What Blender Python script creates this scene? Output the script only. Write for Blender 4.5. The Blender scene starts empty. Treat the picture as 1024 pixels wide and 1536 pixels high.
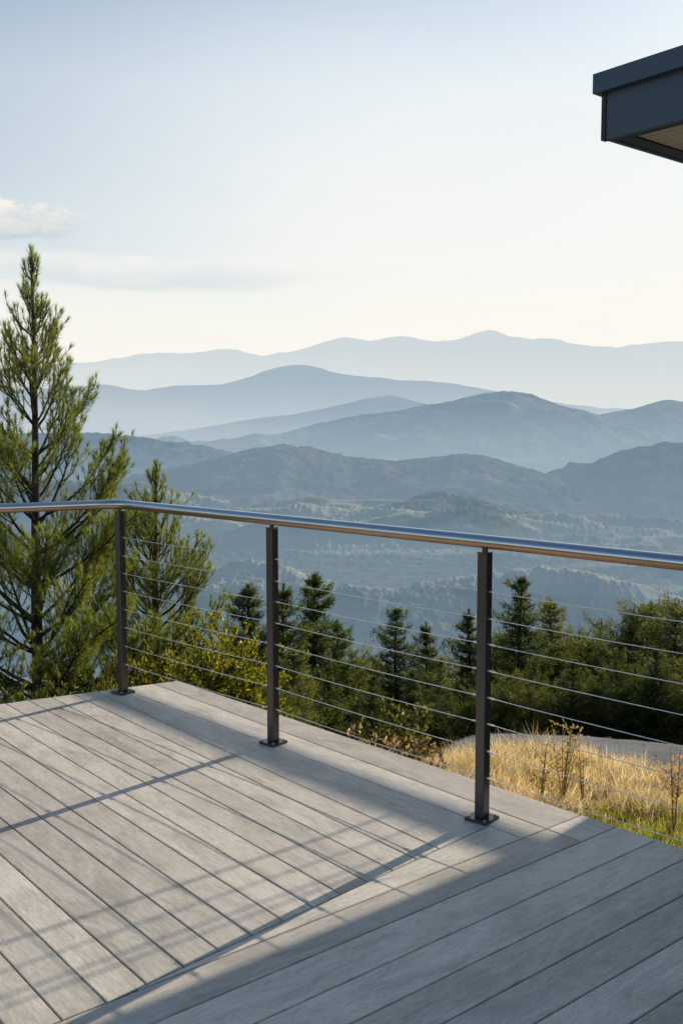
import bpy, math, random
import numpy as np
from mathutils import Vector, Matrix

sc = bpy.context.scene
COL = sc.collection
rng = np.random.default_rng(11)
PI = math.pi

# ------------------------------------------------------------------ numbers measured for this place
CAM_H = 1.5
PITCH = math.atan(128 / 1495)
SUN_EL = math.radians(22.1)
SUN_AZ = math.radians(47.5)                      # from +X towards +Y
S = np.array([math.cos(SUN_EL) * math.cos(SUN_AZ), math.cos(SUN_EL) * math.sin(SUN_AZ), math.sin(SUN_EL)])
U = np.array([math.cos(math.radians(-50.6)), math.sin(math.radians(-50.6))])   # along the main boards
V = np.array([-U[1], U[0]])                                                  # across them


def lin(r, g, b):
    f = lambda c: (c / 255 / 12.92) if c / 255 <= 0.04045 else ((c / 255 + 0.055) / 1.055) ** 2.4
    return (f(r), f(g), f(b), 1.0)


# ------------------------------------------------------------------ node helpers
def new_mat(name):
    m = bpy.data.materials.new(name)
    m.use_nodes = True
    nt = m.node_tree
    nt.nodes.clear()
    out = nt.nodes.new('ShaderNodeOutputMaterial')
    return m, nt, out


def N(nt, t, **kw):
    n = nt.nodes.new('ShaderNode' + t)
    for k, v in kw.items():
        if k in n.inputs.keys() if hasattr(n.inputs, 'keys') else False:
            n.inputs[k].default_value = v
        else:
            setattr(n, k, v)
    return n


def L(nt, a, b):
    nt.links.new(a, b)


def math_n(nt, op, a, b=None, clamp=False):
    n = nt.nodes.new('ShaderNodeMath')
    n.operation = op
    n.use_clamp = clamp
    for i, x in enumerate((a, b)):
        if x is None:
            continue
        if isinstance(x, (int, float)):
            n.inputs[i].default_value = x
        else:
            L(nt, x, n.inputs[i])
    return n.outputs[0]


def ramp(nt, fac, stops):
    n = nt.nodes.new('ShaderNodeValToRGB')
    e = n.color_ramp.elements
    while len(e) < len(stops):
        e.new(0.5)
    for i, (p, c) in enumerate(stops):
        e[i].position = p
        e[i].color = c if len(c) == 4 else (*c, 1)
    L(nt, fac, n.inputs[0])
    return n.outputs[0]


def mixc(nt, fac, a, b, mode='MIX'):
    n = nt.nodes.new('ShaderNodeMix')
    n.data_type = 'RGBA'
    n.blend_type = mode
    for s, x in ((n.inputs[0], fac), (n.inputs[6], a), (n.inputs[7], b)):
        if isinstance(x, (int, float)):
            s.default_value = x
        elif isinstance(x, tuple):
            s.default_value = x if len(x) == 4 else (*x, 1)
        else:
            L(nt, x, s)
    return n.outputs[2]


def noise(nt, vec, scale, detail=4, rough=0.55, dist=0.0):
    n = nt.nodes.new('ShaderNodeTexNoise')
    n.inputs['Scale'].default_value = scale
    n.inputs['Detail'].default_value = detail
    n.inputs['Roughness'].default_value = rough
    n.inputs['Distortion'].default_value = dist
    if vec is not None:
        L(nt, vec, n.inputs['Vector'])
    return n.outputs['Fac']


def mapping(nt, vec, scale=(1, 1, 1), loc=(0, 0, 0)):
    n = nt.nodes.new('ShaderNodeMapping')
    n.inputs['Scale'].default_value = scale
    n.inputs['Location'].default_value = loc
    L(nt, vec, n.inputs['Vector'])
    return n.outputs[0]


def principled(nt, out, base=None, rough=0.6, metal=0.0, spec=0.5):
    p = nt.nodes.new('ShaderNodeBsdfPrincipled')
    for key, x in (('Base Color', base), ('Roughness', rough), ('Metallic', metal), ('Specular IOR Level', spec)):
        if x is None:
            continue
        if isinstance(x, (int, float)):
            p.inputs[key].default_value = x
        elif isinstance(x, tuple):
            p.inputs[key].default_value = x if len(x) == 4 else (*x, 1)
        else:
            L(nt, x, p.inputs[key])
    L(nt, p.outputs[0], out.inputs['Surface'])
    return p


def bump(nt, p, h, strength, dist):
    b = nt.nodes.new('ShaderNodeBump')
    b.inputs['Strength'].default_value = strength
    b.inputs['Distance'].default_value = dist
    L(nt, h, b.inputs['Height'])
    L(nt, b.outputs[0], p.inputs['Normal'])


# ------------------------------------------------------------------ materials
def mat_deck():
    m, nt, out = new_mat('weathered_grey_board')
    a = N(nt, 'Attribute', attribute_name='grain')
    v = a.outputs['Vector']
    t = N(nt, 'Attribute', attribute_name='tone').outputs['Fac']
    streak = noise(nt, mapping(nt, v, (5, 90, 1)), 1.0, 6, 0.65, 0.6)
    fine = noise(nt, mapping(nt, v, (13, 170, 1)), 1.0, 5, 0.7, 0.4)
    blotch = noise(nt, mapping(nt, v, (2.6, 7, 1)), 1.0, 5, 0.62, 1.2)
    pale = noise(nt, mapping(nt, v, (7, 16, 1), (31, 7, 3)), 1.0, 7, 0.72, 1.6)
    speck = noise(nt, mapping(nt, v, (34, 110, 1)), 1.0, 5, 0.7, 1.0)
    c = ramp(nt, blotch, [(0.28, (0.52, 0.47, 0.405)), (0.5, (0.71, 0.65, 0.57)), (0.74, (0.83, 0.765, 0.675))])
    c = mixc(nt, math_n(nt, 'MULTIPLY', math_n(nt, 'SUBTRACT', pale, 0.53, True), 3.4, True), c, (0.90, 0.845, 0.755))
    c = mixc(nt, 0.42, c, ramp(nt, streak, [(0.25, (0.58, 0.57, 0.56)), (0.5, (1, 1, 1)), (0.8, (1.15, 1.13, 1.1))]), 'MULTIPLY')
    c = mixc(nt, 0.42, c, ramp(nt, fine, [(0.33, (0.62, 0.61, 0.6)), (0.5, (1, 1, 1)), (0.66, (1.18, 1.17, 1.15))]), 'MULTIPLY')
    c = mixc(nt, 0.5, c, ramp(nt, speck, [(0.34, (0.66, 0.64, 0.6)), (0.5, (1, 1, 1)), (0.64, (1.15, 1.15, 1.12))]), 'MULTIPLY')
    c = mixc(nt, 1.0, c, ramp(nt, t, [(0, (0.79, 0.79, 0.79)), (1, (1.09, 1.08, 1.06))]), 'MULTIPLY')
    p = principled(nt, out, c, math_n(nt, 'ADD', math_n(nt, 'MULTIPLY', streak, 0.25), 0.42), 0, 0.35)
    h = math_n(nt, 'ADD', math_n(nt, 'MULTIPLY', streak, 0.7), math_n(nt, 'MULTIPLY', fine, 0.5))
    bump(nt, p, h, 0.35, 0.0012)
    return m


def mat_metal(name, base, rough, metal=1.0, brushed=True, spec=0.5, var=0.12):
    m, nt, out = new_mat(name)
    tc = N(nt, 'TexCoord').outputs['Object']
    n1 = noise(nt, mapping(nt, tc, (9, 9, 9)), 1.0, 4, 0.6)
    n2 = noise(nt, mapping(nt, tc, (70, 70, 240)), 1.0, 3, 0.6)
    c = mixc(nt, n1, tuple(x * (1 - var) for x in base), tuple(min(1, x * (1 + var)) for x in base))
    r = math_n(nt, 'ADD', rough - 0.04, math_n(nt, 'MULTIPLY', n2, 0.09))
    p = principled(nt, out, c, r, metal, spec)
    if brushed:
        bump(nt, p, n2, 0.06, 0.0006)
    return m


def mat_wood_soffit():
    m, nt, out = new_mat('warm_soffit_timber')
    a = N(nt, 'Attribute', attribute_name='grain').outputs['Vector']
    n1 = noise(nt, mapping(nt, a, (2, 60, 1)), 1.0, 5, 0.6, 0.5)
    c = ramp(nt, n1, [(0.25, (0.78, 0.63, 0.46)), (0.55, (0.9, 0.76, 0.58)), (0.8, (0.94, 0.83, 0.66))])
    p = principled(nt, out, c, 0.55)
    bump(nt, p, n1, 0.2, 0.001)
    return m


def mat_foliage(name, trans=0.35, gain=1.0, rough=0.55, tint=(1.25, 1.2, 0.6)):
    m, nt, out = new_mat(name)
    c = N(nt, 'Attribute', attribute_name='Col').outputs['Color']
    tc = N(nt, 'TexCoord').outputs['Object']
    n1 = noise(nt, tc, 2.2, 3, 0.6)
    c = mixc(nt, 1.0, c, ramp(nt, n1, [(0.3, (0.72 * gain, 0.74 * gain, 0.72 * gain)), (0.7, (1.22 * gain, 1.2 * gain, 1.1 * gain))]), 'MULTIPLY')
    p = nt.nodes.new('ShaderNodeBsdfPrincipled')
    p.inputs['Roughness'].default_value = rough
    p.inputs['Specular IOR Level'].default_value = 0.25
    L(nt, c, p.inputs['Base Color'])
    t = nt.nodes.new('ShaderNodeBsdfTranslucent')
    L(nt, mixc(nt, 1.0, c, tint, 'MULTIPLY'), t.inputs['Color'])
    mx = nt.nodes.new('ShaderNodeMixShader')
    mx.inputs[0].default_value = trans
    L(nt, p.outputs[0], mx.inputs[1])
    L(nt, t.outputs[0], mx.inputs[2])
    L(nt, mx.outputs[0], out.inputs['Surface'])
    return m


def mat_bark(name, dark, light):
    m, nt, out = new_mat(name)
    tc = N(nt, 'TexCoord').outputs['Object']
    n1 = noise(nt, mapping(nt, tc, (26, 26, 7)), 1.0, 6, 0.7, 0.6)
    n2 = noise(nt, tc, 1.6, 3)
    c = ramp(nt, n1, [(0.3, dark), (0.7, light)])
    c = mixc(nt, 0.5, c, ramp(nt, n2, [(0.3, (0.6, 0.6, 0.6)), (0.7, (1.3, 1.25, 1.2))]), 'MULTIPLY')
    p = principled(nt, out, c, 0.9, 0, 0.2)
    bump(nt, p, n1, 0.8, 0.012)
    return m


def mat_ground():
    m, nt, out = new_mat('hillside_earth')
    tc = N(nt, 'TexCoord').outputs['Object']
    n1 = noise(nt, tc, 1.1, 6, 0.65)
    n2 = noise(nt, tc, 14, 5, 0.7)
    c = ramp(nt, n1, [(0.3, (0.10, 0.078, 0.04)), (0.55, (0.2, 0.155, 0.08)), (0.75, (0.3, 0.24, 0.13))])
    c = mixc(nt, 0.6, c, ramp(nt, n2, [(0.3, (0.5, 0.5, 0.5)), (0.7, (1.3, 1.3, 1.3))]), 'MULTIPLY')
    # below the crest the slope is dark forest litter
    pos = N(nt, 'NewGeometry').outputs['Position']
    z = nt.nodes.new('ShaderNodeSeparateXYZ')
    L(nt, pos, z.inputs[0])
    f = nt.nodes.new('ShaderNodeMapRange')
    L(nt, z.outputs['Z'], f.inputs['Value'])
    f.inputs['From Min'].default_value = -2.4
    f.inputs['From Max'].default_value = -1.5
    c = mixc(nt, f.outputs[0], (0.028, 0.03, 0.016), c)
    p = principled(nt, out, c, 0.95, 0, 0.1)
    bump(nt, p, n2, 0.7, 0.05)
    return m


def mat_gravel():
    m, nt, out = new_mat('shade_toned_gravel')
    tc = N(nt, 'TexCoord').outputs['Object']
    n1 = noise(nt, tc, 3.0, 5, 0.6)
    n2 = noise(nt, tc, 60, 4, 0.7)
    c = ramp(nt, n1, [(0.3, (0.15, 0.165, 0.185)), (0.7, (0.25, 0.265, 0.285))])  # shade over the path is put into this dark blue grey base
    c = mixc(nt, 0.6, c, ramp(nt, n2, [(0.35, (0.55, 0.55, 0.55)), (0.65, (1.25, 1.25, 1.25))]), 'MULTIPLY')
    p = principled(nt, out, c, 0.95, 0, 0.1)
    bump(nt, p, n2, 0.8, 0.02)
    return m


def mat_siding():
    m, nt, out = new_mat('charcoal_wall_cladding')
    tc = N(nt, 'TexCoord').outputs['Object']
    n1 = noise(nt, mapping(nt, tc, (12, 12, 1.5)), 1.0, 4)
    w = nt.nodes.new('ShaderNodeTexWave')
    w.bands_direction = 'Z'
    w.inputs['Scale'].default_value = 2.2
    L(nt, tc, w.inputs['Vector'])
    c = ramp(nt, n1, [(0.3, (0.02, 0.02, 0.022)), (0.7, (0.035, 0.034, 0.036))])
    p = principled(nt, out, c, 0.6)
    bump(nt, p, w.outputs['Fac'], 0.4, 0.01)
    return m


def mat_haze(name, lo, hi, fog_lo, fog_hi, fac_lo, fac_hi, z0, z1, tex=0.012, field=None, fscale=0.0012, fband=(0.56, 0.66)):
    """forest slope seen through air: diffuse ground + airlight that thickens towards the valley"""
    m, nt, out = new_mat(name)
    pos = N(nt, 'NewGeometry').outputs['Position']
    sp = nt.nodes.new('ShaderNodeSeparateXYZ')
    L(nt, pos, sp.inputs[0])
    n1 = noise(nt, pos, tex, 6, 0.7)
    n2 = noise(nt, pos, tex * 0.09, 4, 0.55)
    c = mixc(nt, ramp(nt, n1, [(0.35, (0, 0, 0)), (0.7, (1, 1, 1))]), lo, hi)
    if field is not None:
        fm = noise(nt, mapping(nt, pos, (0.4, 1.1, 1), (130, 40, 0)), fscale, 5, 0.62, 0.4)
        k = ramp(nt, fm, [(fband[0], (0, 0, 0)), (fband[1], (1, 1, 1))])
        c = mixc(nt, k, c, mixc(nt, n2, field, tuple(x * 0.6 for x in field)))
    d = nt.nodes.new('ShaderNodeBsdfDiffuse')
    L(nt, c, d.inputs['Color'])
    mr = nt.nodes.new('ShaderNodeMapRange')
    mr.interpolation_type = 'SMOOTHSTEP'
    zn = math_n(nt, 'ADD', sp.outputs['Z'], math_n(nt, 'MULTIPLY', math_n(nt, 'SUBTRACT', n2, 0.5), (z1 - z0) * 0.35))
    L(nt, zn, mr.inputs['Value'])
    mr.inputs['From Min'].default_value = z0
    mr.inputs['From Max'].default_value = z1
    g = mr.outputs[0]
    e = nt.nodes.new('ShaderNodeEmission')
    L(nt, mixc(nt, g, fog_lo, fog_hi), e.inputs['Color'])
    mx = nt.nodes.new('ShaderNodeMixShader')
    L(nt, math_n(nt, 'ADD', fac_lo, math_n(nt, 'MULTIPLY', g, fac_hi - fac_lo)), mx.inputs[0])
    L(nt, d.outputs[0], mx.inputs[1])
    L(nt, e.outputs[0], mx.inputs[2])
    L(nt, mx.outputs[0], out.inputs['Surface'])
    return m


M = {
    'deck': mat_deck(),
    'steel': mat_metal('brushed_stainless', (0.60, 0.62, 0.66), 0.10),
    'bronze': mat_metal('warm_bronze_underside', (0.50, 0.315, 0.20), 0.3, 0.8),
    'post': mat_metal('dark_bronze_steel', (0.10, 0.092, 0.088), 0.3, 0.7),
    'cable': mat_metal('steel_cable', (0.86, 0.86, 0.85), 0.42, 1.0, False),
    'bolt': mat_metal('bolt_steel', (0.5, 0.5, 0.5), 0.3),
    'fascia': mat_metal('charcoal_blue_paint', (0.066, 0.092, 0.132), 0.42, 0.0, False, 0.5, 0.06),
    'trim': mat_metal('dark_trim_paint', (0.034, 0.029, 0.03), 0.5, 0.0, False, 0.4, 0.1),
    'soffit': mat_wood_soffit(),
    'siding': mat_siding(),
    'pine': mat_foliage('pine_needles', 0.48),
    'conifer': mat_foliage('dark_conifer_needles', 0.36, 1.12),
    'leaf': mat_foliage('broad_leaves', 0.45, 1.0, 0.45),
    'grass': mat_foliage('dry_grass_blades', 0.55, 1.25, 0.6, (1.1, 1.04, 0.86)),
    'bark': mat_bark('pine_bark', (0.022, 0.018, 0.015), (0.105, 0.085, 0.068)),
    'bark_dark': mat_bark('dark_bark', (0.02, 0.017, 0.014), (0.07, 0.058, 0.045)),
    'ground': mat_ground(),
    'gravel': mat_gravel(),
    'straw': mat_bark('dry_stem', (0.3, 0.22, 0.1), (0.5, 0.38, 0.2)),
    'joist': mat_bark('deck_joist_timber', (0.05, 0.04, 0.03), (0.12, 0.1, 0.08)),
}


# ------------------------------------------------------------------ object helpers
def link(o, parent=None):
    COL.objects.link(o)
    if parent is not None:
        o.parent = parent
    return o


def tag(o, label=None, cat=None, group=None, kind=None):
    if label: o['label'] = label
    if cat: o['category'] = cat
    if group: o['group'] = group
    if kind: o['kind'] = kind
    return o


def empty(name, loc=(0, 0, 0)):
    o = bpy.data.objects.new(name, None)
    o.location = loc
    o.empty_display_size = 0.2
    return link(o)


class MB:
    """collects boxes, prisms and tubes into one mesh"""
    def __init__(s):
        s.v = []; s.f = []; s.a = []

    def add(s, vs, fs, attr=None):
        o = len(s.v)
        s.v += [tuple(float(c) for c in v) for v in vs]
        s.f += [tuple(i + o for i in f) for f in fs]
        s.a += attr if attr is not None else [(0, 0, 0, 0)] * len(vs)

    def box(s, c, ax, ay, az, sx, sy, sz, bev=0.0):
        c = np.array(c, float); ax = np.array(ax, float); ay = np.array(ay, float); az = np.array(az, float)
        hx, hy, hz = sx / 2, sy / 2, sz / 2
        if bev <= 0:
            vs = [c + ax * i * hx + ay * j * hy + az * k * hz for k in (-1, 1) for j in (-1, 1) for i in (-1, 1)]
            s.add(vs, [(0, 2, 3, 1), (4, 5, 7, 6), (0, 1, 5, 4), (2, 6, 7, 3), (0, 4, 6, 2), (1, 3, 7, 5)])
            return
        # octagonal section with chamfered ends
        b = bev
        ring = [(hx - b, -hy), (hx, -hy + b), (hx, hy - b), (hx - b, hy), (-hx + b, hy), (-hx, hy - b), (-hx, -hy + b), (-hx + b, -hy)]
        ins = [(math.copysign(abs(x) - b * .7, x), math.copysign(abs(y) - b * .7, y)) for x, y in ring]
        vs = []
        for z, rr in ((-hz, ins), (-hz + b, ring), (hz - b, ring), (hz, ins)):
            vs += [c + ax * x + ay * y + az * z for x, y in rr]
        fs = [tuple(range(7, -1, -1)), tuple(range(24, 32))]
        for k in range(3):
            for i in range(8):
                j = (i + 1) % 8
                fs.append((k * 8 + i, k * 8 + j, k * 8 + 8 + j, k * 8 + 8 + i))
        s.add(vs, fs)

    def tube(s, pts, rad, n=8, cap=True):
        pts = [np.array(p, float) for p in pts]
        k = len(pts)
        rads = rad if hasattr(rad, '__len__') else [rad] * k
        vs = []
        ref = None
        for i, p in enumerate(pts):
            t = pts[min(i + 1, k - 1)] - pts[max(i - 1, 0)]
            t = t / (np.linalg.norm(t) + 1e-9)
            if ref is None:
                ref = np.cross(t, (0, 0, 1.0) if abs(t[2]) < .9 else (1.0, 0, 0))
            a = ref - t * (ref @ t)
            a /= np.linalg.norm(a) + 1e-9
            ref = a
            b = np.cross(t, a)
            for q in range(n):
                w = 2 * PI * q / n
                vs.append(p + (a * math.cos(w) + b * math.sin(w)) * rads[i])
        fs = []
        for i in range(k - 1):
            for q in range(n):
                r = (q + 1) % n
                fs.append((i * n + q, i * n + r, i * n + n + r, i * n + n + q))
        if cap:
            fs.append(tuple(range(n - 1, -1, -1)))
            fs.append(tuple((k - 1) * n + q for q in range(n)))
        s.add(vs, fs)

    def build(s, name, m, parent=None, smooth=False, attr=False):
        me = bpy.data.meshes.new(name)
        me.from_pydata(s.v, [], s.f)
        if attr:
            g = me.attributes.new('grain', 'FLOAT_VECTOR', 'POINT')
            g.data.foreach_set('vector', np.array([a[:3] for a in s.a], np.float32).ravel())
            t = me.attributes.new('tone', 'FLOAT', 'POINT')
            t.data.foreach_set('value', np.array([a[3] for a in s.a], np.float32))
        if smooth:
            me.polygons.foreach_set('use_smooth', [True] * len(me.polygons))
        me.materials.append(m)
        me.update()
        return link(bpy.data.objects.new(name, me), parent)


def poly_mesh(name, V_, faces_flat, nper, colors=None, m=None, parent=None, smooth=False):
    """fast mesh: V_ (n,3), faces all with nper corners, per-vertex colours"""
    me = bpy.data.meshes.new(name)
    V_ = np.ascontiguousarray(V_, np.float32)
    nf = len(faces_flat) // nper
    me.vertices.add(len(V_))
    me.vertices.foreach_set('co', V_.ravel())
    me.loops.add(nf * nper)
    me.loops.foreach_set('vertex_index', np.asarray(faces_flat, np.int32))
    me.polygons.add(nf)
    me.polygons.foreach_set('loop_start', np.arange(0, nf * nper, nper, dtype=np.int32))
    me.polygons.foreach_set('loop_total', np.full(nf, nper, np.int32))
    if smooth:
        me.polygons.foreach_set('use_smooth', np.ones(nf, bool))
    if colors is not None:
        a = me.color_attributes.new('Col', 'FLOAT_COLOR', 'POINT')
        c = np.ones((len(V_), 4), np.float32)
        c[:, :3] = colors
        a.data.foreach_set('color', c.ravel())
    me.update(calc_edges=True)
    if m is not None:
        me.materials.append(m)
    return link(bpy.data.objects.new(name, me), parent)


def tris(name, T, C, m, parent=None):
    """T (n,3,3) loose triangles, C (n,3) or (n,3,3) colours"""
    n = len(T)
    if C.ndim == 2:
        C = np.repeat(C[:, None, :], 3, 1)
    return poly_mesh(name, T.reshape(-1, 3), np.arange(n * 3), 3, C.reshape(-1, 3), m, parent)


def unit(a):
    return a / (np.linalg.norm(a, axis=-1, keepdims=True) + 1e-9)


# numpy gradient-free value noise
def _hash(i, j, seed):
    h = (i.astype(np.int64) * 374761393 + j.astype(np.int64) * 668265263 + seed * 1442695041) & 0xFFFFFFFF
    h = ((h ^ (h >> 13)) * 1274126177) & 0xFFFFFFFF
    return ((h ^ (h >> 16)) & 0xFFFF) / 65535.0


def vnoise(x, y, seed=0):
    i = np.floor(x); j = np.floor(y)
    fx = x - i; fy = y - j
    fx = fx * fx * fx * (fx * (fx * 6 - 15) + 10); fy = fy * fy * fy * (fy * (fy * 6 - 15) + 10)
    a = _hash(i, j, seed); b = _hash(i + 1, j, seed); c = _hash(i, j + 1, seed); d = _hash(i + 1, j + 1, seed)
    return (a * (1 - fx) + b * fx) * (1 - fy) + (c * (1 - fx) + d * fx) * fy


def fbm(x, y, o=5, seed=0, gain=0.5):
    s = 0; a = 1; t = 0
    for k in range(o):
        s = s + a * (vnoise(x * 2 ** k + 17.3 * k, y * 2 ** k - 9.1 * k, seed + k) - 0.5)
        t += a; a *= gain
    return s / t * 2


def ridged(x, y, o=4, seed=0):
    s = 0; a = 1; t = 0
    for k in range(o):
        n = 1 - np.abs(2 * vnoise(x * 2 ** k + 5.7 * k, y * 2 ** k + 3.3 * k, seed + k) - 1)
        s = s + a * n * n
        t += a; a *= 0.5
    return s / t


def sstep(a, b, x):
    t = np.clip((x - a) / (b - a), 0, 1)
    return t * t * (3 - 2 * t)


# ================================================================== GROUND
def ycrest(x):
    return 5.4 + 3.2 * sstep(-0.4, 1.3, x) + 0.25 * np.sin(x * 1.1)


def gz(x, y):
    x = np.asarray(x, float); y = np.asarray(y, float)
    c = ycrest(x)
    t = (y - c) / 0.8
    soft = 0.8 * np.log1p(np.exp(np.clip(t, -30, 30))) + np.where(t > 30, y - c - 24, 0)
    soft = np.where(t > 30, y - c, soft)
    drop = np.where(soft < 60, 0.5 * soft, 30 + 0.5 * (soft - 60))
    z = -0.88 - 0.035 * np.clip(y - 3.5, -6, 12) - drop
    z = z - 0.9 * sstep(-1.0, -4.5, x) * sstep(2, 8, y)
    z = z + 0.10 * fbm(x * 0.6, y * 0.6, 4, 3) * sstep(0, 1, 1) + 1.6 * fbm(x * 0.07, y * 0.07, 4, 8) * sstep(14, 40, y)
    return np.maximum(z, -352)


def grid_mesh(name, X, Y, Z, m, smooth=True, colors=None):
    r, c = X.shape
    idx = np.arange(r * c).reshape(r, c)
    q = np.stack([idx[:-1, :-1], idx[:-1, 1:], idx[1:, 1:], idx[1:, :-1]], -1).reshape(-1)
    return poly_mesh(name, np.stack([X, Y, Z], -1).reshape(-1, 3), q, 4, colors, m, None, smooth)


def build_ground():
    yy = np.concatenate([np.linspace(-14, 1, 16), np.linspace(1.4, 16, 80), 16 + (np.geomspace(1, 900, 60) - 1) + 0.5])
    tt = np.linspace(-1, 1, 140)
    Y, T = np.meshgrid(yy, tt, indexing='ij')
    W = 14 + np.clip(Y, 0, None) * 1.3
    X = np.sign(T) * np.abs(T) ** 1.5 * W
    o = grid_mesh('hillside_ground', X, Y, gz(X, Y), M['ground'])
    tag(o, kind='structure')
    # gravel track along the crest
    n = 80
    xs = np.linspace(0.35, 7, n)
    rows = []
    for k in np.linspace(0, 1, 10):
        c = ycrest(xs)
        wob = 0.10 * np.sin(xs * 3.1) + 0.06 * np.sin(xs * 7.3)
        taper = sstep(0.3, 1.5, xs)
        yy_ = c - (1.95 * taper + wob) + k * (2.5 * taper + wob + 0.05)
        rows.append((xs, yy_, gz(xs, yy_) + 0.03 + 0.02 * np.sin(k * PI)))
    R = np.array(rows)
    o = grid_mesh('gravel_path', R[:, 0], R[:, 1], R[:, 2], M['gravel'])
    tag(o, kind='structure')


build_ground()


def build_stones():
    r = np.random.default_rng(17)
    n = 2200
    x = r.uniform(0.5, 6.0, n)
    k = r.random(n)
    y = ycrest(x) - 1.75 * sstep(0.3, 1.5, x) + k * 2.2 * sstep(0.3, 1.5, x)
    sz = 0.004 + 0.02 * r.random(n) ** 4
    P = np.stack([x, y, gz(x, y) + 0.04], 1)
    o6 = np.array([[1, 0, 0], [-1, 0, 0], [0, 1, 0], [0, -1, 0], [0, 0, .7], [0, 0, -.7]], float)
    Vv = P[:, None, :] + o6[None] * sz[:, None, None] * (0.6 + 0.8 * r.random((n, 6, 1)))
    f = np.array([[0, 2, 4], [2, 1, 4], [1, 3, 4], [3, 0, 4], [2, 0, 5], [1, 2, 5], [3, 1, 5], [0, 3, 5]])
    F = (np.arange(n)[:, None, None] * 6 + f[None]).reshape(-1)
    g = np.repeat(r.uniform(0.12, 0.27, (n, 1)), 6, 0) * np.array([[1.0, 1.0, 1.02]])
    o = poly_mesh('gravel_stones', Vv.reshape(-1, 3), F, 3, g, M['grass'])
    tag(o, 'loose grey stones scattered over the gravel path', 'stones', kind='stuff')


build_stones()


# ================================================================== VALLEY AND MOUNTAINS
def px_el(x, y):
    """pixel of the outline -> azimuth and elevation slope (z/horizontal distance)"""
    a = (x - 512) / 1495.0
    b = (768 - y) / 1495.0
    fy = math.cos(PITCH) + b * math.sin(PITCH)
    fz = -math.sin(PITCH) + b * math.cos(PITCH)
    h = math.hypot(a, fy)
    return math.atan2(a, fy), fz / h


FLOOR = -350.0


def ridge(name, outline, D, wf, wb, mat, amp, seed, jag=0.0, nu=620, nv=120, dvar=0.06, az=(-0.62, 0.62), tilt=0.0, canopy=0.0):
    pts = sorted(px_el(*p) for p in outline)
    A = np.linspace(az[0], az[1], nu)
    pa = np.array([p[0] for p in pts]); pe = np.array([p[1] for p in pts])
    e = np.interp(A, pa, pe)
    ker = np.hanning(9); ker /= ker.sum()
    ep = np.pad(e, 4, mode='edge')
    e = np.convolve(ep, ker, 'valid')
    # beyond the measured outline the ridge rolls on
    off = np.maximum(0, pa[0] - A) + np.maximum(0, A - pa[-1])
    e = e + 0.012 * fbm(A * 9 + seed, A * 0, 4, seed) * np.clip(off * 8, 0, 1)
    Dc = D * (1 + dvar * fbm(A * 5 + 3 * seed, A * 0 + 1, 3, seed + 5) + tilt * A)
    crest = CAM_H + e * Dc + jag * D * 0.001 * fbm(A * 90, A * 0, 4, seed + 2)
    s = np.concatenate([-np.linspace(1, 0, int(nv * .75)) ** 1.4, np.linspace(0, 1, nv - int(nv * .75))[1:]])
    SS, AA = np.meshgrid(s, A, indexing='ij')
    Dg = np.broadcast_to(Dc, SS.shape)
    Cg = np.broadcast_to(crest, SS.shape)
    Rr = Dg + np.where(SS < 0, SS * wf, SS * wb)
    X = Rr * np.sin(AA); Y = Rr * np.cos(AA)
    a = np.abs(SS)
    prof = (1 - a) ** 1.35 * 0.5 + 0.5 * np.cos(a * PI / 2) ** 2
    Z = FLOOR + (Cg - FLOOR) * prof
    sc_ = 1.0 / (wf * 0.42)
    rid = ridged(X * sc_ + 0.4 * fbm(X * sc_, Y * sc_, 3, seed + 9), Y * sc_ * 0.55, 4, seed + 20) - 0.45
    Z = Z + amp * rid * np.clip(a * 3.2, 0, 1) * np.clip((1 - a) * 4, 0, 1)
    Z = Z + amp * 0.2 * fbm(X * sc_ * 5, Y * sc_ * 5, 4, seed + 40) * np.clip(a * 8, 0, 1)
    if canopy:
        Z = Z + canopy * fbm(X / 26, Y / 26, 2, seed + 77)
    o = grid_mesh(name, X, Y, Z, mat)
    tag(o, kind='structure')
    return o


def build_valley():
    A = np.linspace(-0.55, 0.55, 900)
    R = np.geomspace(700, 7200, 620)
    RR, AA = np.meshgrid(R, A, indexing='ij')
    X = RR * np.sin(AA); Y = RR * np.cos(AA)
    hill = 105 * np.maximum(0, fbm(X / 1100, Y / 380, 4, 61)) * 2 + 10 * fbm(X / 240, Y / 200, 3, 62)
    Z = FLOOR + hill + 40 * sstep(1900, 1000, RR)
    wood = sstep(-0.12, 0.1, fbm(X / 700 + 3, Y / 260, 5, 70))
    can = ridged(X / 21, Y / 21, 2, 71) * 11 + ridged(X / 9, Y / 12, 1, 72) * 6
    Z = Z + can * (0.2 + 0.6 * wood)
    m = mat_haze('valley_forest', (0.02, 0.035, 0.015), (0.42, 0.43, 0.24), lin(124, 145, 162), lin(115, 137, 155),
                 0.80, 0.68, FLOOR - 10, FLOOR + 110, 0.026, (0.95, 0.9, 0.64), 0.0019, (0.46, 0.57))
    tag(grid_mesh('valley_floor', X, Y, Z, m), kind='structure')


build_valley()

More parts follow.
